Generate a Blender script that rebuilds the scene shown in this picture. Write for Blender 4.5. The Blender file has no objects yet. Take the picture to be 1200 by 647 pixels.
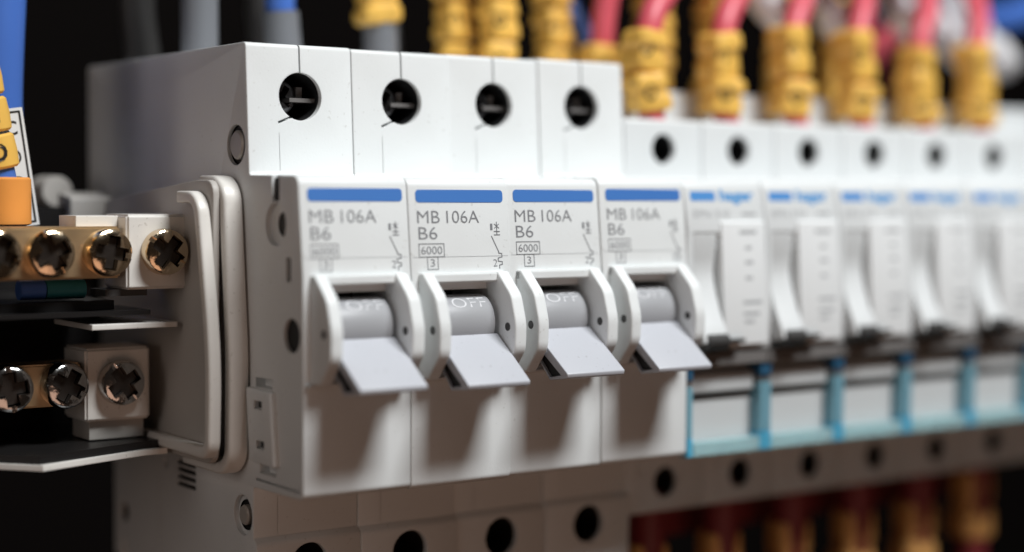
import bpy, bmesh, math, random
from mathutils import Vector, Matrix
random.seed(7)
S = bpy.context.scene
COL = S.collection
MM = 0.001
PITCH = 17.5
R = math.radians

# ------------------------------------------------------------------ camera
cam_d = bpy.data.cameras.new('camera')
cam = bpy.data.objects.new('camera', cam_d); COL.objects.link(cam)
S.camera = cam
yaw, pitch, roll = 0.6157, -0.0480, 0.0040
cp, sp, cy, sy = math.cos(pitch), math.sin(pitch), math.cos(yaw), math.sin(yaw)
fw = Vector((sy * cp, cy * cp, sp)); rt = Vector((cy, -sy, 0)); up = rt.cross(fw)
r2 = rt * math.cos(roll) + up * math.sin(roll); u2 = up * math.cos(roll) - rt * math.sin(roll)
m = Matrix((r2, u2, -fw)).transposed().to_4x4()
m.translation = Vector((-109.79, -205.06, 42.13)) * MM
cam.matrix_world = m
cam_d.sensor_width = 36.0
cam_d.lens = 1967.35 / 1200 * 36
cam_d.clip_start = 0.01; cam_d.clip_end = 20
cam_d.dof.use_dof = True
cam_d.dof.focus_distance = 0.2495
cam_d.dof.aperture_fstop = 5.0
cam_d.dof.aperture_blades = 9

# ------------------------------------------------------------------ world, lamps, exposure
W = bpy.data.worlds.new('World'); S.world = W; W.use_nodes = True
bgn = W.node_tree.nodes['Background']
bgn.inputs['Color'].default_value = (0.016, 0.0115, 0.009, 1); bgn.inputs['Strength'].default_value = 1.0
S.view_settings.view_transform = 'Standard'; S.view_settings.look = 'None'
S.view_settings.exposure = 0.0; S.view_settings.gamma = 1.0

def area_lamp(name, loc, target, sx, sy_, watts, col):
    d = bpy.data.lights.new(name, 'AREA'); d.shape = 'RECTANGLE'; d.size = sx; d.size_y = sy_
    d.energy = watts; d.color = col
    o = bpy.data.objects.new(name, d); COL.objects.link(o)
    o.location = Vector(loc) * MM
    v = (Vector(target) - Vector(loc)).normalized()
    o.rotation_euler = v.to_track_quat('-Z', 'Y').to_euler()
    return o
area_lamp('softbox_lamp', (50 + 150, -470, 25 + 720), (50, 10, 25), 0.36, 0.19, 10.6, (0.97, 0.995, 1.0))
area_lamp('warm_fill_lamp', (-60, -420, -230), (40, 0, 10), 0.30, 0.30, 0.24, (1.0, 0.62, 0.45))
area_lamp('side_fill_lamp', (-520, -90, 150), (0, 30, 20), 0.25, 0.40, 0.34, (1.0, 0.87, 0.80))

# ------------------------------------------------------------------ materials
def mat(name, col, rough=0.45, metal=0.0, bump=0.0, bscale=900, var=0.04, vscale=40, bevel=0.0, trans=0.0, spec=0.5, coat=0.0, ior=1.46, dust=0.0):
    mt = bpy.data.materials.new(name); mt.use_nodes = True
    nt = mt.node_tree; n = nt.nodes; L = nt.links
    b = n['Principled BSDF']
    b.inputs['Roughness'].default_value = rough; b.inputs['Metallic'].default_value = metal
    b.inputs['Specular IOR Level'].default_value = spec; b.inputs['IOR'].default_value = ior
    b.inputs['Transmission Weight'].default_value = trans; b.inputs['Coat Weight'].default_value = coat
    tc = n.new('ShaderNodeTexCoord')
    nz = n.new('ShaderNodeTexNoise'); nz.inputs['Scale'].default_value = vscale; nz.inputs['Detail'].default_value = 5
    L.new(tc.outputs['Object'], nz.inputs['Vector'])
    mx = n.new('ShaderNodeMixRGB'); mx.blend_type = 'MIX'
    mx.inputs[1].default_value = tuple(c * (1 - var) for c in col) + (1,)
    mx.inputs[2].default_value = tuple(min(1, c * (1 + var)) for c in col) + (1,)
    L.new(nz.outputs['Fac'], mx.inputs[0]); L.new(mx.outputs[0], b.inputs['Base Color'])
    # slightly uneven gloss
    mr = n.new('ShaderNodeMapRange'); mr.inputs['To Min'].default_value = max(0, rough - 0.08); mr.inputs['To Max'].default_value = min(1, rough + 0.08)
    L.new(nz.outputs['Fac'], mr.inputs['Value']); L.new(mr.outputs[0], b.inputs['Roughness'])
    if dust:
        n3 = n.new('ShaderNodeTexNoise'); n3.inputs['Scale'].default_value = 1500; n3.inputs['Detail'].default_value = 1
        L.new(tc.outputs['Object'], n3.inputs['Vector'])
        rp = n.new('ShaderNodeMapRange'); rp.inputs['From Min'].default_value = .70; rp.inputs['From Max'].default_value = .76; rp.inputs['To Max'].default_value = dust
        L.new(n3.outputs['Fac'], rp.inputs['Value'])
        n4 = n.new('ShaderNodeTexNoise'); n4.inputs['Scale'].default_value = 75; n4.inputs['Detail'].default_value = 3
        L.new(tc.outputs['Object'], n4.inputs['Vector'])
        r4 = n.new('ShaderNodeMapRange'); r4.inputs['From Min'].default_value = .52; r4.inputs['From Max'].default_value = .75; r4.inputs['To Max'].default_value = dust * .28
        L.new(n4.outputs['Fac'], r4.inputs['Value'])
        mxm = n.new('ShaderNodeMath'); mxm.operation = 'MAXIMUM'; L.new(rp.outputs[0], mxm.inputs[0]); L.new(r4.outputs[0], mxm.inputs[1])
        m3 = n.new('ShaderNodeMixRGB'); L.new(mxm.outputs[0], m3.inputs[0]); L.new(mx.outputs[0], m3.inputs[1])
        m3.inputs[2].default_value = (col[0] * .55, col[1] * .52, col[2] * .48, 1)
        L.new(m3.outputs[0], b.inputs['Base Color'])
    last = None
    if bevel:
        bv = n.new('ShaderNodeBevel'); bv.samples = 4; bv.inputs['Radius'].default_value = bevel * MM
        last = bv.outputs[0]
    if bump:
        n2 = n.new('ShaderNodeTexNoise'); n2.inputs['Scale'].default_value = bscale; n2.inputs['Detail'].default_value = 3
        L.new(tc.outputs['Object'], n2.inputs['Vector'])
        bp = n.new('ShaderNodeBump'); bp.inputs['Strength'].default_value = bump; bp.inputs['Distance'].default_value = 0.00011 if metal == 1.0 else 0.00006
        L.new(n2.outputs['Fac'], bp.inputs['Height'])
        if last: L.new(last, bp.inputs['Normal'])
        last = bp.outputs[0]
    if last: L.new(last, b.inputs['Normal'])
    return mt
MAT = dict(
    white=mat('white_plastic', (0.77, 0.79, 0.79), 0.5, bump=0.25, bscale=2600, var=0.03, bevel=0.25, dust=0.30),
    slim=mat('slim_white_plastic', (0.72, 0.74, 0.745), 0.42, bump=0.2, bscale=2600, var=0.03, bevel=0.25),
    card=mat('label_card', (0.58, 0.595, 0.60), 0.55, var=0.02),
    ivory=mat('ivory_plastic', (0.74, 0.715, 0.675), 0.36, bump=0.25, bscale=1500, var=0.05, bevel=0.3, dust=0.45),
    greybeige=mat('grey_beige_plastic', (0.45, 0.425, 0.395), 0.5, bump=0.3, bscale=1500, var=0.06, bevel=0.3),
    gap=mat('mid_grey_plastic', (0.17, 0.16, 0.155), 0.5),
    drum=mat('shade_darkened_drum_plastic', (0.35, 0.354, 0.37), 0.42, bump=0.3, bscale=2500, var=0.03),  # toggle plastic darkened to paint the shade on the drum
    panel=mat('matt_white_panel', (0.80, 0.815, 0.82), 0.5, bump=0.2, bscale=2600, var=0.03),
    toggle=mat('grey_toggle_plastic', (0.50, 0.51, 0.55), 0.38, bump=0.3, bscale=2500, var=0.03, bevel=0.12, dust=0.35),
    stripe=mat('blue_print', (0.060, 0.20, 0.56), 0.5, var=0.03),
    slimstripe=mat('mid_blue_print', (0.085, 0.29, 0.66), 0.5, var=0.03),
    logo=mat('light_blue_print', (0.07, 0.32, 0.68), 0.5, var=0.03),
    ink=mat('grey_ink', (0.22, 0.225, 0.24), 0.6, var=0.08),
    pale_ink=mat('pale_grey_ink', (0.42, 0.43, 0.44), 0.6, var=0.08),
    white_ink=mat('white_ink', (0.66, 0.66, 0.68), 0.5),
    dark_ink=mat('black_ink', (0.015, 0.013, 0.012), 0.5),
    yellow=mat('yellow_sleeve', (0.83, 0.49, 0.10), 0.42, bump=0.5, bscale=500, var=0.11, vscale=260),
    amber=mat('amber_sleeve', (0.80, 0.42, 0.14), 0.42, bump=0.4, bscale=500, var=0.15, vscale=220),
    orange=mat('orange_sleeve', (0.80, 0.32, 0.07), 0.42, bump=0.3, bscale=500, var=0.06, vscale=150),
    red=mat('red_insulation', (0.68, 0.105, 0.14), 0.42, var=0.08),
    maroon=mat('dark_shaded_red_insulation', (0.22, 0.03, 0.035), 0.45, var=0.1),  # also darkens the lower red wires in place of shade
    blue=mat('blue_insulation', (0.065, 0.165, 0.54), 0.35, var=0.08),
    greywire=mat('grey_insulation', (0.17, 0.178, 0.195), 0.5, var=0.1),
    whitewire=mat('white_insulation', (0.72, 0.72, 0.74), 0.4, var=0.04),
    black=mat('black_plastic', (0.012, 0.011, 0.011), 0.35, var=0.1, spec=0.4),
    darkgrey=mat('dark_grey_plastic', (0.045, 0.043, 0.042), 0.45, var=0.1),
    hole=mat('painted_cavity_shade', (0.012, 0.012, 0.013), 0.6),  # near-black colour painting the shade inside holes and recesses
    brass=mat('brass', (0.72, 0.53, 0.32), 0.42, metal=1.0, bump=0.5, bscale=350, var=0.14, vscale=160),
    recess_shade=mat('painted_recess_shade', (0.035, 0.028, 0.024), 0.4, metal=0.5, var=0.3, vscale=700),  # dark tone painting the shade in the screw crosses
    nickel=mat('nickel_plate', (0.52, 0.51, 0.50), 0.16, metal=1.0, bump=0.8, bscale=700, var=0.09, vscale=260),
    steel=mat('plated_steel', (0.72, 0.58, 0.41), 0.15, metal=1.0, bump=0.8, bscale=700, var=0.08, vscale=260),
    darksteel=mat('dark_steel', (0.20, 0.20, 0.21), 0.32, metal=1.0, bump=0.4, bscale=500, var=0.2, vscale=300),
    rivet=mat('dull_rivet', (0.50, 0.475, 0.44), 0.38, metal=0.15, bump=0.3, bscale=600, var=0.1, vscale=300),
    bluedark=mat('deep_blue_plastic', (0.035, 0.12, 0.22), 0.3, var=0.1),
    bluepost=mat('teal_clear_plastic', (0.28, 0.56, 0.68), 0.25, trans=0.3, var=0.1),
    bluecorner=mat('bright_cyan_plastic', (0.13, 0.56, 0.82), 0.2, trans=0.2, var=0.08),
    bluewin=mat('clear_blue_plastic', (0.62, 0.90, 0.99), 0.15, trans=0.55, var=0.14, vscale=300, ior=1.45),
    teal=mat('teal_plastic', (0.03, 0.22, 0.26), 0.4),
    back=mat('dark_cabinet_paint', (0.0035, 0.0026, 0.0024), 0.8, var=0.4, vscale=8, spec=0.05),
)

# ------------------------------------------------------------------ mesh helpers (all in mm)
def box(bm, x0, x1, y0, y1, z0, z1, M=None):
    vs = [bm.verts.new(p) for p in ((x0,y0,z0),(x1,y0,z0),(x1,y1,z0),(x0,y1,z0),(x0,y0,z1),(x1,y0,z1),(x1,y1,z1),(x0,y1,z1))]
    if M is not None:
        for v in vs: v.co = M @ v.co
    for f in ((0,3,2,1),(4,5,6,7),(0,1,5,4),(1,2,6,5),(2,3,7,6),(3,0,4,7)): bm.faces.new([vs[i] for i in f])
    return vs
def round_poly(pts, seg=5):
    """pts: (a, b, radius) polygon; returns list of (a, b) with rounded corners"""
    out = []; n = len(pts)
    for i, (a, b, r) in enumerate(pts):
        p = Vector((a, b)); q = Vector(pts[i-1][:2]); s = Vector(pts[(i+1) % n][:2])
        if r <= 0: out.append((a, b)); continue
        d1 = (q - p).normalized(); d2 = (s - p).normalized()
        ang = d1.angle(d2)
        if ang > 3.1: out.append((a, b)); continue
        t = min(r / math.tan(ang / 2), (q - p).length * .49, (s - p).length * .49); rr = t * math.tan(ang / 2)
        c = p + (d1 + d2).normalized() * (rr / math.sin(ang / 2))
        a0 = p + d1 * t - c; a1 = p + d2 * t - c
        th = a0.angle_signed(a1)
        for k in range(seg + 1):
            w = -th * k / seg
            out.append((c.x + a0.x * math.cos(w) - a0.y * math.sin(w), c.y + a0.x * math.sin(w) + a0.y * math.cos(w)))
    return out
def extrude_x(bm, poly, x0, x1, bevel=0.0, seg=2):
    """poly in (y, z), extruded along x"""
    A = [bm.verts.new((x0, y, z)) for y, z in poly]; B = [bm.verts.new((x1, y, z)) for y, z in poly]
    n = len(poly)
    fa = bm.faces.new(A); fb = bm.faces.new(B[::-1])
    for i in range(n): bm.faces.new((A[i], B[i], B[(i+1) % n], A[(i+1) % n]))
    bmesh.ops.recalc_face_normals(bm, faces=bm.faces[:])
    if bevel:
        es = list(set(list(fa.edges) + list(fb.edges)))
        bmesh.ops.bevel(bm, geom=es, offset=bevel, segments=seg, profile=0.5, affect='EDGES', clamp_overlap=True)
def lathe(bm, prof, seg=32, M=None, close=True):
    """prof: (radius, height); axis = local -y (height towards the viewer)"""
    rings = []
    for r, h in prof:
        if r < 1e-6:
            rings.append([bm.verts.new((0, -h, 0))])
        else:
            rings.append([bm.verts.new((r * math.cos(2*math.pi*k/seg), -h, r * math.sin(2*math.pi*k/seg))) for k in range(seg)])
    for a, b in zip(rings, rings[1:]):
        for k in range(seg):
            k2 = (k+1) % seg
            if len(a) == 1 and len(b) == 1: continue
            if len(a) == 1: bm.faces.new((a[0], b[k], b[k2]))
            elif len(b) == 1: bm.faces.new((a[k], b[0], a[k2]))
            else: bm.faces.new((a[k], b[k], b[k2], a[k2]))
    if close:
        for ring in (rings[0], rings[-1]):
            if len(ring) > 1: bm.faces.new(ring)
    if M is not None:
        for ring in rings:
            for v in ring: v.co = M @ v.co
    bmesh.ops.recalc_face_normals(bm, faces=bm.faces[:])
def cyl(bm, c, r, h, axis='y', seg=40):
    """cylinder centred at c, length h along axis"""
    M = Matrix.Translation(Vector(c))
    if axis == 'x': M = M @ Matrix.Rotation(R(90), 4, 'Z')
    if axis == 'z': M = M @ Matrix.Rotation(R(90), 4, 'X')
    lathe(bm, [(r, -h/2), (r, h/2)], seg, M)
def tube(bm, pts, r, seg=16, radii=None):
    """smooth tube through pts"""
    P = [Vector(p) for p in pts]
    Q = []
    n = len(P)
    for i in range(n - 1):
        p0, p1, p2, p3 = P[max(i-1, 0)], P[i], P[i+1], P[min(i+2, n-1)]
        for k in range(8):
            t = k / 8
            Q.append(0.5 * ((2*p1) + (p2-p0)*t + (2*p0-5*p1+4*p2-p3)*t*t + (-p0+3*p1-3*p2+p3)*t**3))
    Q.append(P[-1])
    rings = []; nrm = None
    for i, q in enumerate(Q):
        t = (Q[min(i+1, len(Q)-1)] - Q[max(i-1, 0)]).normalized()
        if nrm is None: nrm = t.orthogonal().normalized()
        nrm = (nrm - t * nrm.dot(t)).normalized(); bn = t.cross(nrm)
        rr = r
        rings.append([bm.verts.new(q + nrm * rr * math.cos(2*math.pi*k/seg) + bn * rr * math.sin(2*math.pi*k/seg)) for k in range(seg)])
    for a, b in zip(rings, rings[1:]):
        for k in range(seg): bm.faces.new((a[k], b[k], b[(k+1) % seg], a[(k+1) % seg]))
    bm.faces.new(rings[0]); bm.faces.new(rings[-1])
    bmesh.ops.recalc_face_normals(bm, faces=bm.faces[:])
def new(): return bmesh.new()
def boolean(bm, cutters):
    me = bpy.data.meshes.new('tmp'); bm.to_mesh(me); bm.free()
    ob = bpy.data.objects.new('tmp', me); COL.objects.link(ob)
    tmp = []
    parts = []
    for c in cutters:                      # every loose piece cuts on its own
        seen = set()
        for v0 in c.verts:
            if v0 in seen: continue
            st = [v0]; isl = []; seen.add(v0)
            while st:
                v = st.pop(); isl.append(v)
                for e in v.link_edges:
                    w = e.other_vert(v)
                    if w not in seen: seen.add(w); st.append(w)
            b = bmesh.new(); mp = {v: b.verts.new(v.co) for v in isl}
            for f in {f for v in isl for f in v.link_faces}: b.faces.new([mp[v] for v in f.verts])
            parts.append(b)
        c.free()
    for c in parts:
        bmesh.ops.recalc_face_normals(c, faces=c.faces[:])
        cm = bpy.data.meshes.new('cut'); c.to_mesh(cm); c.free()
        co = bpy.data.objects.new('cut', cm); COL.objects.link(co); tmp.append(co)
        md = ob.modifiers.new('b', 'BOOLEAN'); md.operation = 'DIFFERENCE'; md.object = co; md.solver = 'EXACT'
    dg = bpy.context.evaluated_depsgraph_get()
    ev = bpy.data.meshes.new_from_object(ob.evaluated_get(dg))
    out = bmesh.new(); out.from_mesh(ev)
    bpy.data.meshes.remove(ev)
    for o in tmp + [ob]:
        d = o.data; bpy.data.objects.remove(o); bpy.data.meshes.remove(d)
    return out
def obj(name, bm, material, parent=None, smooth=35):
    me = bpy.data.meshes.new(name)
    for v in bm.verts: v.co *= MM
    for f in bm.faces: f.smooth = bool(smooth)
    bm.to_mesh(me); bm.free()
    if smooth: me.set_sharp_from_angle(angle=R(smooth))
    me.materials.append(MAT[material])
    o = bpy.data.objects.new(name, me); COL.objects.link(o)
    if parent is not None: o.parent = parent
    return o
def tag(o, label, cat, group=None):
    o['label'] = label; o['category'] = cat
    if group: o['group'] = group
    return o
def thing(name, label, cat, loc=(0, 0, 0), group=None):
    o = bpy.data.objects.new(name, None); COL.objects.link(o)
    o.empty_display_size = 0.005
    o.location = Vector(loc) * MM
    return tag(o, label, cat, group)
def dup(root, loc, label):
    r = root.copy(); COL.objects.link(r); r.location = Vector(loc) * MM; r['label'] = label
    for ch in list(root.children):
        c = ch.copy(); COL.objects.link(c); c.parent = r
        for g in list(ch.children):
            d = g.copy(); COL.objects.link(d); d.parent = c
    return r
def text_bm(body, size, bold=0.0, sx=1.0):
    """flat lettering, returns bmesh in (x, 0, z), origin at left of the baseline; size = cap height in mm"""
    cu = bpy.data.curves.new('t', 'FONT'); cu.body = body; cu.size = 10.0; cu.offset = bold - .07
    cu.resolution_u = 3
    ob = bpy.data.objects.new('t', cu); COL.objects.link(ob)
    dg = bpy.context.evaluated_depsgraph_get()
    me = bpy.data.meshes.new_from_object(ob.evaluated_get(dg))
    bm = bmesh.new(); bm.from_mesh(me)
    bpy.data.objects.remove(ob); bpy.data.curves.remove(cu); bpy.data.meshes.remove(me)
    k = size / 7.0
    for v in bm.verts: v.co = Vector((v.co.x * k * sx, 0, v.co.y * k))
    return bm
def merge(dst, src, M=None, fn=None):
    mp = {}
    for v in src.verts:
        c = M @ v.co if M is not None else v.co.copy()
        if fn: c = fn(c)
        mp[v] = dst.verts.new(c)
    for f in src.faces:
        try: dst.faces.new([mp[v] for v in f.verts])
        except ValueError: pass
    src.free()
def bm_width(bm):
    xs = [v.co.x for v in bm.verts]; return min(xs), max(xs)
def fit_text(dst, body, x0, x1, z, size, fn, bold=0.0):
    t = text_bm(body, size, bold); a, b = bm_width(t); k = (x1 - x0) / (b - a)
    merge(dst, t, None, lambda c: fn(Vector((x0 + (c.x - a) * k, 0, z + c.z))))
def stroke(dst, pts, w, fn):
    for p, q in zip(pts, pts[1:]):
        p = Vector((p[0], 0, p[1])); q = Vector((q[0], 0, q[1])); d = (q - p).normalized(); s = Vector((-d.z, 0, d.x)) * w / 2; d *= w * .35
        dst.faces.new([dst.verts.new(fn(c)) for c in (p - d - s, q + d - s, q + d + s, p - d + s)])
def frame_line(dst, x0, x1, z0, z1, w, fn):
    stroke(dst, [(x0, z0), (x1, z0), (x1, z1), (x0, z1), (x0, z0)], w, fn)
def thicken(bm, t):
    """give flat print a real skin thickness towards +y"""
    r = bmesh.ops.extrude_face_region(bm, geom=bm.faces[:])
    for v in [g for g in r['geom'] if isinstance(g, bmesh.types.BMVert)]: v.co.y += t
    bmesh.ops.recalc_face_normals(bm, faces=bm.faces[:])

# ------------------------------------------------------------------ setting
bm = new(); box(bm, -900, 1500, 330, 336, -700, 800)
o = obj('back_panel', bm, 'back'); o['kind'] = 'structure'
bm = new()
# top hat mounting rail behind the devices
prof = [(74.5, 39.5), (74.5, 34), (81, 34), (81, 10), (74.5, 10), (74.5, 4.5), (75.6, 4.5), (75.6, 8.9), (82.1, 8.9), (82.1, 35.1), (75.6, 35.1), (75.6, 39.5)]
extrude_x(bm, prof, -120, 420)
tag(obj('mounting_rail', bm, 'darksteel'), 'long steel mounting rail running behind the whole row of devices', 'rail')

# ------------------------------------------------------------------ screw
def screw_bm(r, h=1.7, slot=1.25, rot=20):
    bm = new()
    lathe(bm, [(r * .97, -2.5), (r * .97, 0), (r, .12), (r, h * .62), (r * .95, h * .86), (r * .84, h * .97), (r * .5, h * 1.03), (0, h * 1.05)], 40)
    c1 = new(); M = Matrix.Rotation(R(rot), 4, 'Y')
    # tapered cross: two crossed wedges
    w, l, dp = slot / 2, r * .76, h * 2.0
    def cross(lx, lz):
        b = new()
        top = [(-lx, -h*1.4, -lz), (lx, -h*1.4, -lz), (lx, -h*1.4, lz), (-lx, -h*1.4, lz)]
        k = .80
        bot = [(-lx*k, -h*1.4 + dp, -lz*k), (lx*k, -h*1.4 + dp, -lz*k), (lx*k, -h*1.4 + dp, lz*k), (-lx*k, -h*1.4 + dp, lz*k)]
        t = [b.verts.new(M @ Vector(p)) for p in top]; q = [b.verts.new(M @ Vector(p)) for p in bot]
        b.faces.new(t); b.faces.new(q)
        for i in range(4): b.faces.new((t[i], t[(i+1) % 4], q[(i+1) % 4], q[i]))
        return b
    # side slit of a combination head
    s = new(); box(s, -r*1.05, r*1.05, -h*1.6, -h*.70, -slot*.20, slot*.20, M)
    return boolean(bm, [cross(l, w), cross(w, l), s])
def place(bm, M):
    for v in bm.verts: v.co = M @ v.co
    return bm

# ------------------------------------------------------------------ tall circuit breaker
def label_y(z): return 1.42 * (z - 30.3) / 14.5 if z > 30.3 else 0.0
def on_label(c): return Vector((c.x, label_y(c.z) - 0.03, c.z))

def make_breaker():
    root = thing('circuit_breaker', 'x', 'circuit breaker', group='tall white circuit breakers with grey toggles')
    prof = round_poly([(79, 64.3, .8), (17.45, 64.3, .7), (16.35, 44.95, .6), (1.45, 44.8, 1.5), (0, 30.3, 0), (0, -.35, 1.1),
                       (15.4, -.6, .4), (15.4, -8.2, .0), (14.3, -9.0, .9), (14.5, -19.7, .8), (68.3, -19.7, .8), (68.3, 4, .3), (74, 4, .3),
                       (74, 40, .3), (79, 41.5, .3)])
    bm = new(); extrude_x(bm, prof, .02, 17.48, .14, 2)
    c1 = new()
    cyl(c1, (8.75, 18, 56.6), 3.55, 26)                       # upper terminal hole
    cyl(c1, (8.75, 18, -12.7), 3.15, 22)                      # lower terminal hole
    box(c1, 3.2, 14.3, -3, 1.9, 16.4, 29.5)                   # toggle window
    c2 = new()
    box(c2, 3.0, 14.5, 1, 13, 16.4, 28.35)                     # drum well
    box(c2, 8.62, 8.88, 15, 18.4, 59.6, 66)                   # seam above the hole
    M = Matrix.Translation((6.2, 17, 53.15)) @ Matrix.Rotation(R(-22), 4, 'Y')
    box(c2, -1.3, 1.6, -3, 2.5, -.17, .17, M)                 # slit at lower left of the hole
    box(c2, 5.04, 5.10, 15, 16.75, 45.6, 51.2)                # hairline
    box(c2, 4.0, 4.06, 14.8, 15.5, -8.2, -2.5)
    c3 = new()                                                # details of the exposed side
    cyl(c3, (0, 8.05, 37.9), 3.1, 1.6, 'x'); cyl(c3, (0, 3.25, 22.4), 2.45, 8, 'x')
    box(c3, -1, .9, 3.6, 4.9, 29.9, 33.3); box(c3, -1, .9, 6.9, 9.2, 41.2, 46)
    cyl(c3, (0, 20.6, 49.4), 3.0, 1.8, 'x'); cyl(c3, (0, 18.75, -5.2), 3.0, 1.6, 'x')
    cyl(c3, (0, 63.8, -11.8), 1.7, 3, 'x'); box(c3, -1, 1, 62.7, 64.6, -26, -16.5)
    cyl(c3, (0, 46.5, -1.0), .9, 2, 'x')
    for k in range(4): box(c3, -1, .8, 35.2, 42.2, -.6 - k*1.15, .1 - k*1.15)
    box(c3, -1, .18, 57.2, 57.5, 57, 66); box(c3, -1, .16, 57.2, 66, 56.7, 57)
    box(c3, -1, .15, 66, 66.3, 30, 57); box(c3, -1, .14, 49, 49.25, -26, -2)
    box(c3, -1, .9, .9, 14.6, .55, .95)
    box(c3, -1, 1.6, 9.2, 14.4, 14.3, 15.7); box(c3, -1, 1.6, 8.2, 13.2, 1.8, 3.5)
    box(c3, -1, .25, 20, 20.25, -26, -12); box(c3, -1, .25, 23, 23.25, -26, -12); box(c3, -1, .25, 20, 23.25, -12, -11.75)
    c4 = new()
    cyl(c4, (0, 7.2, 37.9), 1.7, 8, 'x'); cyl(c4, (0, 18.6, -5.2), 2.3, 8, 'x')
    bm = boolean(bm, [c1, c2, c3, c4])
    body = obj('housing', bm, 'white', root, 32)
    # band over the toggle window and the two cheeks
    bm = new(); box(bm, 1.2, 16.3, -1.0, 1.0, 29.5, 30.95)
    bmesh.ops.bevel(bm, geom=bm.edges[:], offset=.2, segments=2, affect='EDGES')
    obj('window_brow', bm, 'white', root)
    bm = new(); box(bm, .25, 17.25, -.75, .5, 15.35, 15.95)
    bmesh.ops.bevel(bm, geom=bm.edges[:], offset=.15, segments=2, affect='EDGES')
    obj('window_sill', bm, 'white', root)
    for x0, x1 in ((1.2, 3.15), (14.25, 16.3)):
        prof = [(1.6, 15.9, 0), (1.6, 31.0, 0), (-1.05, 31.0, .5), (-4.5, 27.8, 3.5), (-5.85, 23.6, 6), (-5.7, 19.6, 3.0), (-2.6, 15.9, .8)]
        bm = new(); extrude_x(bm, round_poly(prof, 7), x0, x1, .26, 3)
        ck = obj('toggle_cheek', bm, 'white', root)
        bm = new()
        for xx, s in ((x0, -1), (x1, 1)):
            b2 = new(); cyl(b2, (xx, -3.8, 23.0), .62, .12, 'x', 20); merge(bm, b2)
        obj('pivot_pin', bm, 'darkgrey', ck)
    # toggle: drum and paddle in one piece
    cyc, czc, rr = 2.3, 23.5, 4.1
    pts = []
    for k in range(41):
        a = R(-60 + 210 * k / 40 - 30)      # sweeps the back round the axis
        pts.append((cyc + rr * math.cos(a), czc + rr * math.sin(a)))
    # front part of the outline: top of the drum down to the paddle
    arc = []
    for k in range(36):
        a = R(90 + (171 - 90) * k / 35)
        arc.append((cyc + rr * math.cos(a), czc + rr * math.sin(a)))
    pad = round_poly([(-1.55, 21.95, 0), (-9.95, 15.85, .25), (-9.75, 15.15, .3), (-5.45, 14.6, .3), (-3.6, 16.6, .3), (-1.2, 17.8, 0)], 3)
    outline = pad + [(1.2, 16.8), (2.6, 19.0), (1.0, 21.95)]
    bm = new(); extrude_x(bm, outline, 3.35, 14.15, .16, 2)
    c1 = new()
    tri = [(-3.3, 18.9), (-8.3, 15.55), (-5.6, 15.05), (-3.7, 16.9), (-2.6, 17.9)]
    for x0, x1 in ((3.0, 6.6), (10.9, 15)):
        extrude_x(c1, tri, x0, x1)
    bm = boolean(bm, [c1])
    tg = obj('toggle', bm, 'toggle', root, 30)
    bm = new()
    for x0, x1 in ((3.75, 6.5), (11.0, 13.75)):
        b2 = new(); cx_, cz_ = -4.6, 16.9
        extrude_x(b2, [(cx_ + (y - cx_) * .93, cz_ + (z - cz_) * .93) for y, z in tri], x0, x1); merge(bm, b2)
    obj('paddle_shade_fill', bm, 'hole', tg, 0)  # dark fill painting the shade inside the paddle hollow
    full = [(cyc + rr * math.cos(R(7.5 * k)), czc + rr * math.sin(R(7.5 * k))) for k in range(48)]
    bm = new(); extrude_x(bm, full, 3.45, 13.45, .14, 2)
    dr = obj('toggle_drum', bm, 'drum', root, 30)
    bm = new()
    def on_drum(c):
        zz = min(c.z, czc + rr - .01)
        return Vector((c.x, cyc - math.sqrt((rr + .03) ** 2 - (zz - czc) ** 2), zz))
    fit_text(bm, 'OFF', 6.6, 12.5, 25.95, 1.3, on_drum, -.03)
    bmesh.ops.triangulate(bm, faces=bm.faces[:])
    obj('off_lettering', bm, 'white_ink', dr, 0)
    # print
    bm = new(); f = [bm.verts.new(on_label(Vector((x, 0, z)))) for x, z in round_poly([(1.3, 41.2, .55), (16.65, 41.2, .55), (16.65, 43.05, .55), (1.3, 43.05, .55)], 4)]
    bm.faces.new(f); obj('blue_stripe', bm, 'stripe', root, 0)
    bm = new()
    fit_text(bm, 'MB', 1.45, 5.3, 38.2, 1.85, on_label); fit_text(bm, '106A', 6.5, 12.2, 38.2, 1.85, on_label)
    fit_text(bm, 'B6', 1.55, 4.75, 35.85, 1.85, on_label)
    fit_text(bm, '6000', 1.85, 5.45, 33.7, 1.15, on_label, .05); frame_line(bm, 1.5, 5.8, 33.3, 35.2, .13, on_label)
    fit_text(bm, '3', 3.35, 4.1, 31.9, 1.1, on_label, .05); frame_line(bm, 2.85, 4.65, 31.5, 33.3, .13, on_label)
    obj('rating_lettering', bm, 'ink', root, 0)
    bm = new()
    fit_text(bm, '1', 14.15, 14.55, 37.1, 1.0, on_label); fit_text(bm, '2', 14.4, 15.1, 31.7, 1.1, on_label)
    stroke(bm, [(15.3, 38.3), (15.3, 36.5)], .14, on_label); stroke(bm, [(14.8, 36.9), (15.8, 36.9)], .14, on_label); stroke(bm, [(14.8, 36.4), (15.8, 36.4)], .14, on_label)
    stroke(bm, [(14.9, 37.4), (15.7, 38.0)], .12, on_label); stroke(bm, [(14.9, 38.0), (15.7, 37.4)], .12, on_label)
    stroke(bm, [(14.3, 36.2), (15.45, 33.9), (15.45, 33.7), (16.0, 33.6), (16.0, 33.1), (15.3, 32.95), (15.3, 32.5), (16.0, 32.4), (16.0, 32.0), (15.5, 31.9), (15.5, 31.4)], .15, on_label)
    obj('circuit_symbol', bm, 'ink', root, 0)
    bm = new(); stroke(bm, [(.4, 33.28), (17.1, 33.28)], .05, on_label); obj('label_edge', bm, 'pale_ink', root, 0)
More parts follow.
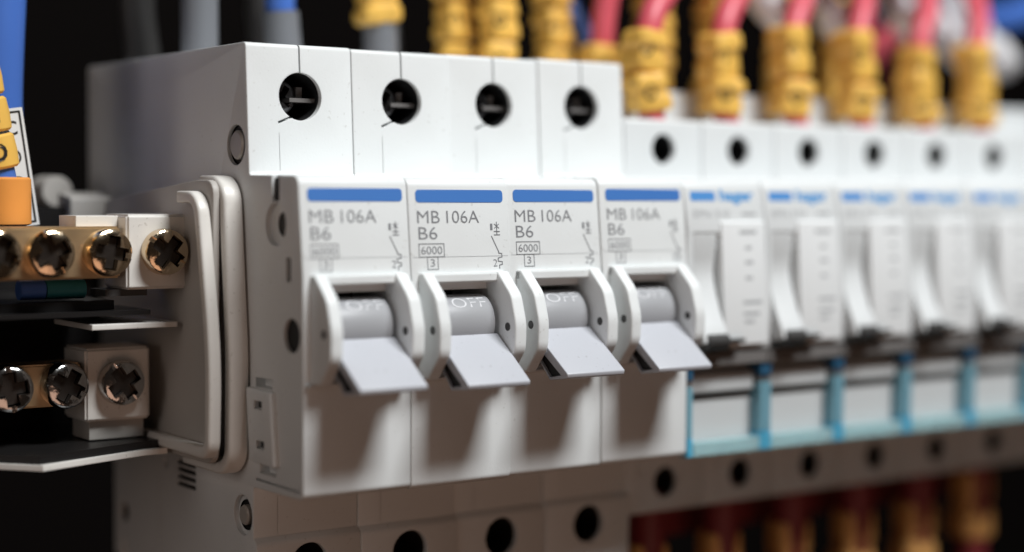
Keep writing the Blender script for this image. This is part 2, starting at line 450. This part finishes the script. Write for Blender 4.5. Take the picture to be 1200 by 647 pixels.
    for zz, rh in ((56.6, 3.5), (-12.7, 3.1)):
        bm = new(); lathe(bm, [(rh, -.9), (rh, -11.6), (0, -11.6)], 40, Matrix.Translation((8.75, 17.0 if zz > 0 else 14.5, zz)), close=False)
        obj('terminal_shade_liner', bm, 'hole', root)  # dark liner painting shade into the terminal hole
    bm = new(); box(bm, 3.05, 14.45, 11.5, 12.9, 16.5, 28.25); obj('well_back', bm, 'hole', root)  # near-black plate painting the shade deep in the well
    # clamp screws down in the holes
    for z, dx, y in ((56.6, -1.7, 21.5), (-12.7, -.2, 22.5)):
        sb = place(screw_bm(2.6, 1.6, 1.0, 35), Matrix.Translation((8.75 + dx, y, z)))
        obj('terminal_screw', sb, 'darksteel', root)
    bm = new(); box(bm, 8.0, 12.5, 19, 27, 55.9, 56.5); box(bm, 9.6, 10.6, 20, 22, 56.5, 58.2)
    obj('clamp_plate', bm, 'gap', root)
    return root

br = make_breaker()
br['label'] = 'tall white MB 106A breaker at the exposed end, its dark left side showing'
lab = ['second tall MB 106A breaker from the exposed end of the row',
       'third tall MB 106A breaker from the exposed end, between two like it',
       'tall MB 106A breaker standing directly against the slim blue-windowed devices']
jit = [(.03, -.12, -.14), (-.02, .16, -.05), (.04, -.05, .16)]
for n in range(1, 4):
    cp_ = dup(br, (n * PITCH + jit[n-1][0], jit[n-1][1], jit[n-1][2]), lab[n-1])
    an = R((1.3, -1.0, .8)[n-1]); pv = Vector((0, 2.3, 23.5)) * MM       # each toggle sits a little differently
    for ch in cp_.children:
        if ch.name.startswith('toggle') and not ch.name.startswith('toggle_cheek'):
            ch.rotation_euler.x = an; ch.location = pv - Matrix.Rotation(an, 3, 'X') @ pv
# fittings that only the exposed side shows
for y, z, r, d in ((7.2, 37.9, 1.66, 1.0), (3.25, 22.4, 2.4, .55), (63.8, -11.8, 1.65, .5)):
    bm = new(); cyl(bm, (d + .2, y, z), r, .4, 'x', 28); obj('side_shade_fill', bm, 'hole', br, 0)  # dark discs painting shade into the side holes
cav = [(.5, .8, 3.7, 4.8, 30, 33.2), (.5, .8, 7.0, 9.1, 41.3, 44.5), (-.28, -.18, 10.7, 12.9, 11.4, 12.4), (-.28, -.18, 10.0, 12.2, 5.7, 6.7)]
cav += [(.35, .6, 35.3, 42.1, -.55 - k*1.15, .05 - k*1.15) for k in range(4)]
for c in cav:
    bm = new(); box(bm, *c); obj('side_shade_fill', bm, 'hole', br, 0)  # dark slabs painting the shade in slots and vents
for (y, z, ro, ri) in ((20.6, 49.4, 2.95, 2.15), (18.6, -5.2, 2.25, 1.5)):
    T = Matrix.Translation((0, y, z)) @ Matrix.Rotation(R(-90), 4, 'Z')
    bm = new(); lathe(bm, [(ro, -.55), (ro, -.85), (0, -.85)], 36, T, close=False); obj('recess_shade_disc', bm, 'hole', br)  # dark disc painting shade round the rivet
    bm = new(); lathe(bm, [(ri, -.84), (ri, -.25), (ri * .86, .02), (ri * .55, .06), (0, .08)], 36, T); obj('side_rivet', bm, 'rivet', br)
bm = new()
extrude_x(bm, round_poly([(15.6, 14.2, .3), (8.2, 14.0, .3), (7.0, 3.4, .3), (14.6, 3.6, .3)], 3), -1.0, .2, .12, 2)
c1 = new(); box(c1, -2, -.2, 10.6, 13.0, 11.3, 12.5); box(c1, -2, -.2, 9.9, 12.3, 5.6, 6.8)
obj('side_clip', boolean(bm, [c1]), 'white', br)

# ------------------------------------------------------------------ slim devices with blue windows
def make_slim():
    root = thing('slim_switch_module', 'x', 'fuse switch', group='slim white switch modules with clear blue windows')
    prof = round_poly([(75, 61, .6), (27, 61, .5), (27, 55.3, .3), (16.55, 55.3, .8), (16.3, 44.9, .5), (1.45, 44.6, 1.5), (0, 36.8, 0), (0, 16.7, .5),
                       (3.0, 16.5, .2), (3.0, -.5, .4), (15.1, -.6, .3), (15.1, -12.4, .6), (70, -12.4, .6), (70, 4, .3), (74, 4, .3), (74, 40, .3), (75, 41, .3)])
    bm = new(); extrude_x(bm, prof, .08, 17.42, .25, 2)
    c1 = new(); cyl(c1, (8.75, 18, 50.2), 2.6, 24); cyl(c1, (8.75, 20, -7.3), 2.65, 22)
    cyl(c1, (8.75, 21.3, 56), 2.9, 8, 'z')
    c2 = new()
    # lever bay: a scoop that gets deeper downwards
    sc = [(-3, 36.2), (.1, 36.2), (6.2, 27.5), (6.6, 16.0), (-3, 16.0)]
    extrude_x(c2, sc, 1.2, 6.9)
    box(c2, 12.6, 13.0, 12, 15.4, -6.5, -5); box(c2, 2.2, 4.2, 12, 15.3, -5.4, -3.6); box(c2, 3.0, 3.6, 12, 15.3, -10.4, -7.2)
    obj('housing', boolean(bm, [c1, c2]), 'slim', root, 32)
    # raised label panel, a shallow wedge
    bm = new(); extrude_x(bm, round_poly([(.6, 38.2, 0), (-.25, 37.8, .2), (-1.5, 17.6, .3), (.6, 17.2, 0)], 3), 7.1, 16.9, .2, 2)
    pn = obj('label_panel', bm, 'panel', root)
    bm = new()
    fpan = lambda c: Vector((c.x, -.25 - 1.25 * (37.8 - c.z) / 20.2 - .03, c.z))
    for x0, x1, z in ((11.2, 14.6, 36.2), (12.4, 13.4, 33.6), (12.3, 13.7, 31.2), (12.3, 13.4, 28.6), (11.6, 15.4, 24.6), (11.6, 14.8, 22.7), (11.8, 13.6, 21.4)):
        stroke(bm, [(x0, z), (x1, z)], .55, fpan)
    obj('panel_marks', bm, 'pale_ink', pn, 0)
    # lever: follows the scoop then swings forward
    path = [(.1, 36.1), (.2, 34.2), (.6, 32), (.9, 30), (.7, 28.2), (.1, 26), (-.8, 23.6), (-1.9, 21.4), (-2.7, 19.6), (-2.9, 18.4)]
    bm = new(); extrude_x(bm, path + [(-.6, 17.8), (1.2, 21.0), (4.6, 24), (5.6, 30.0), (.6, 36.15)], 1.3, 6.55, .3, 3)
    lv = obj('lever', bm, 'slim', root)
    bm = new(); cyl(bm, (4.2, -2.2, 18.5), 1.35, 4.4, 'x', 24)
    b2 = new(); extrude_x(b2, round_poly([(-2.9, 18.9, .2), (-2.9, 18.2, .2), (1, 17.9, .2), (1, 18.6, .2)], 3), 6.0, 10.4, .2, 2); merge(bm, b2)
    obj('lever_foot', bm, 'darkgrey', lv)
    # dark slot under the panel
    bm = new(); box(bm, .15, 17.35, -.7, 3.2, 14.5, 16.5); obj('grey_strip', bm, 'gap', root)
    # window: card, bar, clear blue frame
    bm = new(); box(bm, 1.4, 16.1, 2.2, 3.1, -.35, 8.6); obj('window_card', bm, 'card', root)
    bm = new(); extrude_x(bm, round_poly([(1.3, 13.0, .5), (1.3, 9.7, .5), (3.2, 9.4, 0), (3.2, 13.2, 0)], 4), 1.4, 16.1, .15, 2); obj('window_bar', bm, 'card', root)
    bm = new(); box(bm, 1.4, 16.1, 1.9, 3.1, 8.75, 9.35); obj('window_slot', bm, 'darkgrey', root)
    bm = new()
    outer = [(-.05, -.5), (17.55 - .1, -.5), (17.45, 14.1), (-.05, 14.1)]
    box(bm, 1.26, 16.24, -.3, 1.9, -.4, 1.9)
    bmesh.ops.bevel(bm, geom=bm.edges[:], offset=.18, segments=2, affect='EDGES')
    wf = obj('window_frame', bm, 'bluewin', root)
    for nm, mt_, z0, z1, yy in (('frame_corner', 'bluecorner', -.45, 2.7, -.38), ('frame_post', 'bluepost', 2.72, 11.0, -.3), ('frame_web', 'gap', 11.02, 12.1, .1), ('frame_cap', 'bluedark', 12.12, 14.2, -.35)):
        bm = new()
        for x0, x1 in ((.08, 1.25), (16.25, 17.42)): box(bm, x0, x1, yy, 2.9, z0, z1)
        bmesh.ops.bevel(bm, geom=bm.edges[:], offset=.15, segments=2, affect='EDGES')
        obj(nm, bm, mt_, wf)
    # print
    fl = lambda c: Vector((c.x, 1.45 * (c.z - 36.8) / 7.8 - .03, c.z))
    bm = new(); bm.faces.new([bm.verts.new(fl(Vector((x, 0, z)))) for x, z in round_poly([(1.3, 41.35, .3), (6.7, 41.35, .3), (6.7, 42.9, .3), (1.3, 42.9, .3)], 3)])
    obj('blue_stripe', bm, 'slimstripe', root, 0)
    bm = new(); fit_text(bm, 'hager', 7.7, 15.2, 41.45, 1.75, fl, .45); obj('brand_lettering', bm, 'logo', root, 0)
    bm = new(); fit_text(bm, 'EPN', 1.6, 5.3, 38.6, 1.3, fl, .1); fit_text(bm, '510', 6.3, 9.4, 38.6, 1.3, fl, .1); stroke(bm, [(12.4, 39.2), (15.2, 39.2)], .5, fl)
    obj('type_lettering', bm, 'pale_ink', root, 0)
    for zz, rh, yy in ((50.2, 2.55, 16.4), (-7.3, 2.6, 15.1)):
        bm = new(); lathe(bm, [(rh, -.8), (rh, -12), (0, -12)], 32, Matrix.Translation((8.75, yy, zz)), close=False)
        obj('terminal_shade_liner', bm, 'hole', root)  # dark lining, shade painted inside the slim holes
    for z, y in ((50.2, 23), (-7.3, 22.5)):
        obj('terminal_screw', place(screw_bm(2.2, 1.4, .9, 35), Matrix.Translation((8.3, y, z))), 'darksteel', root)
    return root
sl = make_slim()
words = ['slim blue-windowed module right beside the last tall breaker', 'second slim blue-windowed module from the tall breakers',
         'third slim blue-windowed module from the tall breakers', 'fourth slim blue-windowed module from the tall breakers',
         'fifth slim blue-windowed module from the tall breakers, strongly out of focus', 'sixth slim module from the tall breakers, its front cut off by the photo edge',
         'white sliver at the right photo edge, the only slim module without a wire']
sl.location = Vector((4 * PITCH, 0, 0)) * MM; sl['label'] = words[0]
for k in range(1, 7): dup(sl, ((4 + k) * PITCH, 0, 0), words[k])

# ------------------------------------------------------------------ wires with marker sleeves
def sleeve_bm(r, h, waist=.92, tilt=0.0, seed=0):
    rnd = random.Random(seed)
    bm = new()
    q = rnd.uniform(-.05, .05)
    prof = [(r * .78, -h/2), (r * .95, -h/2 + .3), (r * (1.02 + q), -h/2 + 1.0), (r * (1.0 + q), -h*.12), (r * .86, -h*.02), (r * .88, h*.06), (r * (.99 - q), h*.14),
            (r * (.97 - q), h/2 - .9), (r * .9, h/2 - .3), (r * .74, h/2)]
    lathe(bm, prof, 28, Matrix.Rotation(R(-90), 4, 'X'))
    bx, by = rnd.uniform(-.12, .12), rnd.uniform(-.1, .1)
    for v in bm.verts:
        w = math.sin(v.co.z / h * math.pi * 1.6 + rnd.random() * .02)
        v.co.x += bx * r * w; v.co.y += by * r * w
    # blocky: push the section towards a rounded square
    for v in bm.verts:
        a = math.atan2(v.co.y, v.co.x); k = 1 + .14 * math.cos(4 * (a - .6))
        v.co.x *= k; v.co.y *= k
    return bm
def ring_mark(r, x_ang, z, R0, w=.32):
    """printed ring on a sleeve of radius R0"""
    bm = new(); n = 20; A = []; B = []
    for k in range(n):
        t = 2 * math.pi * k / n
        for lst, rr in ((A, r), (B, r - w)):
            u, zz = rr * .8 * math.cos(t), rr * math.sin(t)
            a = x_ang + u / R0
            lst.append(bm.verts.new((R0 * math.cos(a), R0 * math.sin(a), z + zz)))
    for k in range(n): bm.faces.new((A[k], A[(k+1) % n], B[(k+1) % n], B[k]))
    return bm
def wire(name, label, cat, base, path, r, material, sleeves, group, sleeve_mat='yellow'):
    """path relative to base; sleeves: list of (offset along path dx,dy,dz, radius, height, tilt x, tilt y)"""
    t = thing(name, label, cat, base, group)
    bm = new(); tube(bm, path, r); obj('insulation', bm, material, t)
    for k, (dx, dy, dz, sr, sh, tx, ty) in enumerate(sleeves):
        M = Matrix.Translation((dx, dy, dz)) @ Matrix.Rotation(R(tx), 4, 'X') @ Matrix.Rotation(R(ty), 4, 'Y') @ Matrix.Rotation(R(17 * k), 4, 'Z')
        s = obj('marker_sleeve', place(sleeve_bm(sr, sh, seed=int(base[0] * 7 + base[1] * 3 + k * 11)), M), sleeve_mat, t)
        M2 = Matrix.Translation((dx, dy, dz)) @ Matrix.Rotation(R(tx), 4, 'X') @ Matrix.Rotation(R(ty), 4, 'Y')
        obj('printed_mark', place(ring_mark(1.35, R(-118), 0, sr * 1.02, .45), M2), 'dark_ink', s, 0)
    return t
ORD = ['first', 'second', 'third', 'fourth', 'fifth', 'sixth']
lean = [(5, 1, -3), (4, -1, 4), (3, 0, 3), (2, 1, 2), (3, 0, -3), (1, 0, 2)]
for k in range(6):
    x = (4.5 + k) * PITCH
    l = lean[k]
    hh = [0, -.3, .8, .6, -1.0, -.3][k]; ex = [0, 1.0, 2.2, 2.6, 1.8, 2.8][k]
    wire('red_wire', f'red wire with yellow marker sleeves entering the {ORD[k]} slim module from the tall breakers', 'wire', (x, 21.3, 55.3),
         [(1.2, -.6, -2), (.9, -.3, 3), (.5, .3, 12), (1.0 + l[0]*.25, 1, 18.5), (4 + l[0], 4, 25), (9 + l[0]*1.5, 12, 32), (16 + l[0]*2, 30, 38)], 2.3, 'red',
         [(.1, 0, 4.9 + hh*.2, 3.7, 6.8, l[1], l[2] * 2), (-.5, .2, 11.9 + hh + ex / 2, 3.55, 7.2 + ex, -l[1] * 2, -l[2] * 2)], 'red wires feeding the slim modules from above')
# second rank, behind the bodies
back = [(58.5, 52, 'x'), (63.5, 45, 'x'), (79.5, 50, 'x'), (84.6, 41, 'r'), (101, 46, 'x'), (117, 46, 'x'), (136, 46, 'x'), (151, 46, 'x')]
bl = ['brown-yellow sleeved wire behind the third and fourth tall breakers, the one further back', 'yellow sleeved wire close behind the fourth tall breaker, right of its twin',
      'brown-yellow sleeved wire behind the top corner of the tall breakers', 'red wire with broad yellow sleeves behind the top corner of the tall breakers',
      'shaded yellow sleeved wire behind the first slim module wire', 'shaded yellow sleeved wire behind the second slim module wire',
      'shaded brown sleeved wire behind the gap after the third slim module wire', 'shaded sleeved wire behind the fifth slim module wire']
for k, (x, y, kind) in enumerate(back):
    top = 71.5 if kind == 'r' else 86
    sv = [(0, 0, 4.5, 3.4, 7.5, 2, 3), (.3, 0, 12.0, 3.3, 7.0, -2, -2)]
    if kind != 'r': sv.append((.1, .2, 19.2, 3.3, 7.0, 1, 2))
    else: sv = [(-.3, 0, 4.2, 3.8, 8.6, 2, 3)]
    wire('sleeved_wire', bl[k], 'wire', (x, y, 61.5), [(0, 0, -8), (0, 0, 6), (.4, 0, 14), (2.5, 0, 24), (6, 3, 34), (10, 12, 44)], 2.2, 'red' if k in (3, 4, 5) else 'black', sv,
         'sleeved wires behind the row of devices')
# grey leads at the back of the three leftmost breakers
gl = ['plain grey lead rising behind the exposed end breaker', 'grey lead with a blue core behind the second tall breaker', 'grey lead capped by a yellow marker sleeve behind the third tall breaker']
for k, (x, y) in enumerate([(8.9, 52.3), (26.2, 53.0), (43.8, 51.8)]):
    t = thing('grey_lead', gl[k], 'wire', (x, y, 58), 'grey leads behind the tall breakers')
    bm = new()
    top = [40, 15.2, 15.0][k]
    sx = [0, -2.0, -.6][k]
    tube(bm, [(0, 0, 0), (sx*.2, 0, 6), (sx*.7, 0, top*.6), (sx, 0, top)], 3.05, 24); obj('grey_sheath', bm, 'greywire', t)
    if k == 1:
        bm = new(); tube(bm, [(sx, 0, top - 1), (sx - .3, 0, top + 5), (sx - 1, 1, top + 18)], 2.5, 20); obj('blue_core', bm, 'blue', t)
        bm = new(); b2 = sleeve_bm(2.9, 5); merge(bm, b2, Matrix.Translation((sx - 1 + .6, .5, top + 6.8)) @ Matrix.Rotation(R(8), 4, 'Y')); obj('marker_sleeve', bm, 'yellow', t)
    if k == 2:
        bm = new(); b2 = sleeve_bm(3.9, 7.0); merge(bm, b2, Matrix.Translation((sx - .6, 0, top + 2.6)) @ Matrix.Rotation(R(-8), 4, 'Y')); obj('marker_sleeve', bm, 'yellow', t)
        bm = new(); tube(bm, [(sx, 0, top), (sx - .6, 0, top + 8), (sx - 1.5, 2, top + 25)], 2.2); obj('dark_core', bm, 'black', t)
# pale and blue cables far behind, upper right
wc = [((124.5, 41, 79), 'white cable loop between the second and third slim module wires'), ((143, 41, 77), 'white cable loop between the third and fourth slim module wires'),
      ((165, 41, 78.4), 'white cable loop between the fourth and fifth slim module wires'), ((179.5, 41, 74), 'white cable loop between the fifth and sixth slim module wires'),
      ((194, 42, 73), 'white cable loop right of the sixth slim module wire')]
for (x, y, z), lb in wc:
    bm = new(); tube(bm, [(-3, -4, 2.5), (-1, -5.5, -.5), (1.5, -4, -1), (3, 2, 3), (5, 12, 14), (7, 20, 30)], 3.5, 20)
    o = obj('white_cable', bm, 'whitewire'); o.location = Vector((x, y, z)) * MM; tag(o, lb, 'cable', 'white cables behind the slim modules')
bm = new(); tube(bm, [(-26, 5, 4), (-8, 0, 1), (10, 0, 0), (30, 4, 1), (60, 10, 9)], 4.0, 16)
o = obj('blue_cable', bm, 'blue'); o.location = Vector((203, 64, 85)) * MM; tag(o, 'blue cable crossing the top right corner above the white loops', 'cable')
bm = new(); tube(bm, [(0, 0, 0), (0, 0, 9), (-2, 2, 18), (-4, 10, 30)], 2.0, 16)
o = obj('blue_wire', bm, 'blue'); o.location = Vector((88, 47, 55)) * MM; tag(o, 'small blue wire just behind the top right corner of the tall breakers', 'wire')

for (x, y, r), lb in (((27.5, 64, 3.4), 'dark grey cable standing just left of the blue-cored lead'), ((53, 66, 3.0), 'dark grey cable between the third grey lead and the yellow sleeves'), ((6, 70, 3.2), 'dark grey cable in the gloom left of the first grey lead')):
    bm = new(); tube(bm, [(0, 0, 0), (.4, 0, 12), (-.3, 1, 24), (1.5, 3, 45)], r, 18)
    o = obj('dark_cable', bm, 'darkgrey'); o.location = Vector((x, y, 52)) * MM; tag(o, lb, 'cable', 'dark cables behind the tall breakers')
cl = [('red_cable', 'red', (182, 58, 72), [(-9, 6, -8), (-5, 0, 4), (2, -3, 8), (10, 4, 6), (18, 14, -4)], 2.6, 'shaded red cable bending between the fourth and fifth slim module wires')]
for nm, mt_, (x, y, z), pts, r, lb in cl:
    bm = new(); tube(bm, pts, r, 18)
    o = obj(nm, bm, mt_); o.location = Vector((x, y, z)) * MM; tag(o, lb, 'cable')
# wires leaving below the slim modules
for k in range(6):
    x = (4.5 + k) * PITCH
    t = thing('lower_wire', f'shade-darkened red wire with amber sleeve below the {ORD[k]} slim module from the tall breakers', 'wire', (x, 20, -12.4), 'dark red wires below the slim modules')
    bm = new(); tube(bm, [(0, 0, 3), (0, 0, -6), (0, 1, -20), (-1, 2, -40)], 3.2); obj('insulation', bm, 'maroon', t)  # red wire coloured dark to paint the shade down here
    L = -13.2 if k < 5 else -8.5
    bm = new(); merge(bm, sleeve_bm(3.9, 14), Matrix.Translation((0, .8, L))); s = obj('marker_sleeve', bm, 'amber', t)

bm = new(); box(bm, 71, 176, 30.5, 33.5, -21, -12.6)
bmesh.ops.bevel(bm, geom=bm.edges[:], offset=.5, segments=2, affect='EDGES')
tag(obj('insulated_busbar', bm, 'maroon'), 'long dark red insulated busbar strip behind the wires below the slim modules', 'busbar')
# ------------------------------------------------------------------ end bracket with two rims
eb = thing('end_bracket', 'ivory plastic end bracket with two rounded rims against the exposed breaker side', 'bracket', (0, 0, 0))
bm = new()
extrude_x(bm, round_poly([(62, 40.9, .5), (25, 44.2, 1.5), (19, 44.2, 2), (19.5, 2.5, 2), (62, 2.0, .5)], 4), -4.45, -3.35, .2, 2)
obj('side_plate', bm, 'greybeige', eb)
def rim(path, w, x0, x1, bev):
    """flange following an outline in (y, z); w = wall thickness inwards"""
    P = [Vector(p) for p in path]; inn = []
    for i, p in enumerate(P):
        t = (P[min(i+1, len(P)-1)] - P[max(i-1, 0)]).normalized(); nrm = Vector((-t.y, t.x))
        inn.append(p + nrm * w)
    bm = new(); extrude_x(bm, [tuple(p) for p in P] + [tuple(p) for p in inn[::-1]], x0, x1, bev, 3); return bm
def c_path(ytop, ztop, yf_top, yf_mid, yf_bot, zbot, ybot, rt_, rb):
    pts = round_poly([(ytop, ztop, 0), (yf_top, ztop, rt_), (yf_mid, 19, 60), (yf_bot, zbot, rb), (ybot, zbot, 0), (ybot + .01, (zbot+ztop)/2, 0)], 10)
    return pts[:-1]
obj('outer_rim', rim(c_path(26.5, 44.9, 18.2, 15.9, 16.4, .9, 33, 5.5, 4.5), 2.0, -3.3, -.2, .55), 'ivory', eb)
obj('inner_rim', rim(c_path(27.5, 42.6, 20.2, 15.9, 16.6, 3.6, 42, 4.0, 3.0), 1.8, -6.5, -4.5, .45), 'ivory', eb)

# rear stop seen past the bracket
rs = thing('rail_stop', 'small blurred pale plastic rail stop behind the terminal bars', 'rail clamp', (0, 0, 0))
bm = new(); extrude_x(bm, round_poly([(60, 41.5, .6), (66, 42.5, .6), (66, 29, .6), (60, 29, .6)], 3), -10.5, -3.2, .5, 2); obj('stop_body', bm, 'greybeige', rs)
bm = new(); cyl(bm, (-9.5, 72, 42.5), 2.6, 7, 'y', 24); obj('stop_knob', bm, 'greybeige', rs)

# ------------------------------------------------------------------ screw terminal bars
def terminal_bar(label, yb, zc, xs, block, barh, x_left, bar_right, lower):
    t = thing('terminal_bar', label, 'terminal bar', (0, 0, 0), 'screw terminal bars at the left')
    bx0, bx1, bz0, bz1 = block
    bm = new(); box(bm, bx0, bx1, yb, yb + 9, bz0, bz1)
    bmesh.ops.bevel(bm, geom=bm.edges[:], offset=.35, segments=3, affect='EDGES')
    bl = obj('end_block', bm, 'ivory', t)
    if not lower:
        bm = new(); box(bm, bx0 - 6.5, bx0 - .02, yb + 3.2, yb + 10, bz1 - 3.4, bz1 - .2); obj('block_tongue', bm, 'ivory', bl)
        bm = new(); box(bm, bx0 - 2.5, bx0 + 4, yb + 2, yb + 8, bz0 - 1.0, bz0 - .02); obj('block_foot', bm, 'darkgrey', bl)
    else:
        bm = new(); box(bm, bx0 + 1, bx1 - .6, yb + 1.2, yb + 8, bz0 - 2.9, bz0 - .02); obj('block_foot', bm, 'greybeige', bl)
    bm = new(); box(bm, x_left, bar_right, yb + .9, yb + 7, zc - barh/2, zc + barh/2)
    bmesh.ops.bevel(bm, geom=bm.edges[:], offset=.3, segments=2, affect='EDGES')
    obj('brass_bar', bm, 'brass', t)
    for i, x in enumerate(xs):
        on_block = i == len(xs) - 1
        rot = (25, 62, 10, 38)[i % 4] + (20 if lower else 0)
        M = Matrix.Translation((x, yb - (.1 if on_block else -.6), zc)) @ Matrix.Rotation(R((3, -4, 5, 0)[i % 4]), 4, 'Z')
        sc = obj('screw', place(screw_bm(3.45, 2.3, 2.0, rot), M), 'nickel' if lower else 'steel', t)
        bm = new(); MR = M @ Matrix.Rotation(R(rot), 4, 'Y')
        for a, b in ((2.25, .84), (.84, 2.25)):         # dark floor painting shade into the cross
            box(bm, -a, a, -1.25 if a > 1 else -1.27, -.2, -b, b, MR)
        obj('cross_shade', bm, 'recess_shade', sc, 0)
    return t
terminal_bar('upper brass terminal bar with plated cross screws and a pale end block', 29, 33.55, [-33.0, -25.2, -16.6, -8.0], (-13.6, -3.2, 28.0, 39.1), 7.6, -70, -14.2, False)
terminal_bar('lower shaded terminal bar with dark cross screws and a beige end block', 37, 13.55, [-37.5, -28.6, -20.3, -11.7], (-17.0, -6.7, 7.7, 18.8), 6.4, -75, -17.4, True)

# plates and trays round the bars
tr = thing('bar_carrier', 'black layered carrier with pale shelf edge holding the terminal bars', 'bar carrier', (0, 0, 0))
bm = new(); box(bm, -80, -9.5, 30, 60, 24.2, 24.9); obj('upper_plate', bm, 'black', tr)
bm = new(); box(bm, -80, -14, 33, 62, 24.95, 26.3); obj('ledge', bm, 'black', tr)
bm = new(); box(bm, -18.8, -5.4, 29.5, 45, 22.2, 23.0); obj('pale_strip', bm, 'ivory', tr)
bm = new()
pts = [(-27.0, 27.5), (-9, 33.5), (-5.4, 33.5), (-5.4, 60), (-80, 60), (-80, 42), (-36, 38)]
A = [bm.verts.new((x, y, 3.4)) for x, y in pts]; B = [bm.verts.new((x, y, 2.5)) for x, y in pts]
bm.faces.new(A); bm.faces.new(B[::-1])
for i in range(len(pts)): bm.faces.new((A[i], B[i], B[(i+1) % len(pts)], A[(i+1) % len(pts)]))
bmesh.ops.recalc_face_normals(bm, faces=bm.faces[:])
obj('shelf', bm, 'ivory', tr)
bm = new()
pts = [(-27.2, 28.3), (-9, 34.2), (-6.4, 34.4), (-6.4, 60), (-79, 60), (-79, 42.5), (-36, 38.5)]
A = [bm.verts.new((x, y, 4.6)) for x, y in pts]; B = [bm.verts.new((x, y, 3.42)) for x, y in pts]
bm.faces.new(A); bm.faces.new(B[::-1])
for i in range(len(pts)): bm.faces.new((A[i], B[i], B[(i+1) % len(pts)], A[(i+1) % len(pts)]))
bmesh.ops.recalc_face_normals(bm, faces=bm.faces[:])
obj('black_mat', bm, 'black', tr)
bm = new(); box(bm, -80, -6, 62, 66, 4, 40); obj('carrier_back', bm, 'black', tr)
for x0, x1, mt_, nm in ((-27.4, -23.7, 'blue', 'blue wire end lying under the upper terminal bar'), (-23.5, -17.6, 'teal', 'teal wire end lying under the upper terminal bar')):
    bm = new(); cyl(bm, ((x0 + x1)/2, 36, 28.0), 1.45, x1 - x0, 'x', 20)
    tag(obj('wire_end', bm, mt_), nm, 'wire')

# ------------------------------------------------------------------ blue leads with markers, far left
t = thing('blue_lead', 'thick blue lead rising behind the lettered yellow markers', 'wire', (-26.0, 56, 40))
bm = new(); tube(bm, [(3.2, 0, -2), (2.6, 0, 8), (2.3, 0, 16), (2.8, 0, 28), (4.2, 1, 45)], 3.9, 28); obj('insulation', bm, 'blue', t)
t = thing('marked_lead', 'blue lead with yellow C and O markers over an orange sleeve', 'wire', (-27.3, 41, 37.6))
LEAN = -.20
axis = Vector((LEAN, 0, 1)).normalized()
Mx = Matrix.Rotation(math.atan2(LEAN, 1), 4, 'Y')
bm = new(); tube(bm, [tuple(axis * s) for s in (-2, 5, 12, 20)] + [(-8, 0, 32)], 2.7, 24); obj('insulation', bm, 'blue', t)
bm = new(); lathe(bm, [(3.2, -.2), (3.7, 0), (3.7, 6.6), (3.4, 6.9)], 36, Matrix.Rotation(R(-90), 4, 'X')); place(bm, Matrix.Translation((-.2, 0, 0)))
obj('orange_sleeve', bm, 'orange', t)
def lettered(s0, r, h, ch):
    bm = new(); lathe(bm, [(r*.9, 0), (r, .35), (r*1.03, h*.5), (r, h - .35), (r*.9, h)], 36, Matrix.Rotation(R(-90), 4, 'X'))
    M = Matrix.Translation(axis * s0) @ Mx
    s = obj('marker_sleeve', place(bm, M), 'yellow', t)
    tb = text_bm(ch, 2.5, .35); a, b = bm_width(tb); mid = (a + b) / 2
    tw = new()
    def wrap(c):
        an = R(-95) + (c.x - mid) / r
        rr = r * 1.045
        return Vector((rr * math.cos(an), rr * math.sin(an), c.z + h/2 - 1.25))
    merge(tw, tb, None, wrap); place(tw, M)
    obj('letter', tw, 'dark_ink', s, 0)
lettered(8.2, 3.5, 5.0, 'O'); lettered(13.6, 3.5, 5.0, 'C'); lettered(19.0, 3.5, 5.0, 'C')
# white tag with black border
t = thing('wire_tag', 'white wire tag with black border and black characters beside the orange sleeve', 'tag', (-20.4, 46.5, 37.4))
M = Matrix.Rotation(R(-6), 4, 'Z') @ Matrix.Rotation(R(-8), 4, 'Y')
bm = new(); box(bm, -5.5, 0, 0, .5, 0, 18.0, M); obj('tag_plate', bm, 'panel', t)
bm = new(); fn = lambda c: M @ Vector((c.x, -.03, c.z))
frame_line(bm, -5.0, -.55, .6, 17.4, .32, fn)
for ch, z in (('C', 14.0), ('O', 9.6), ('2', 5.6), ('0', 2.2)): fit_text(bm, ch, -2.9, -1.2, z, 2.1, fn, .2)
obj('tag_print', bm, 'dark_ink', t, 0)
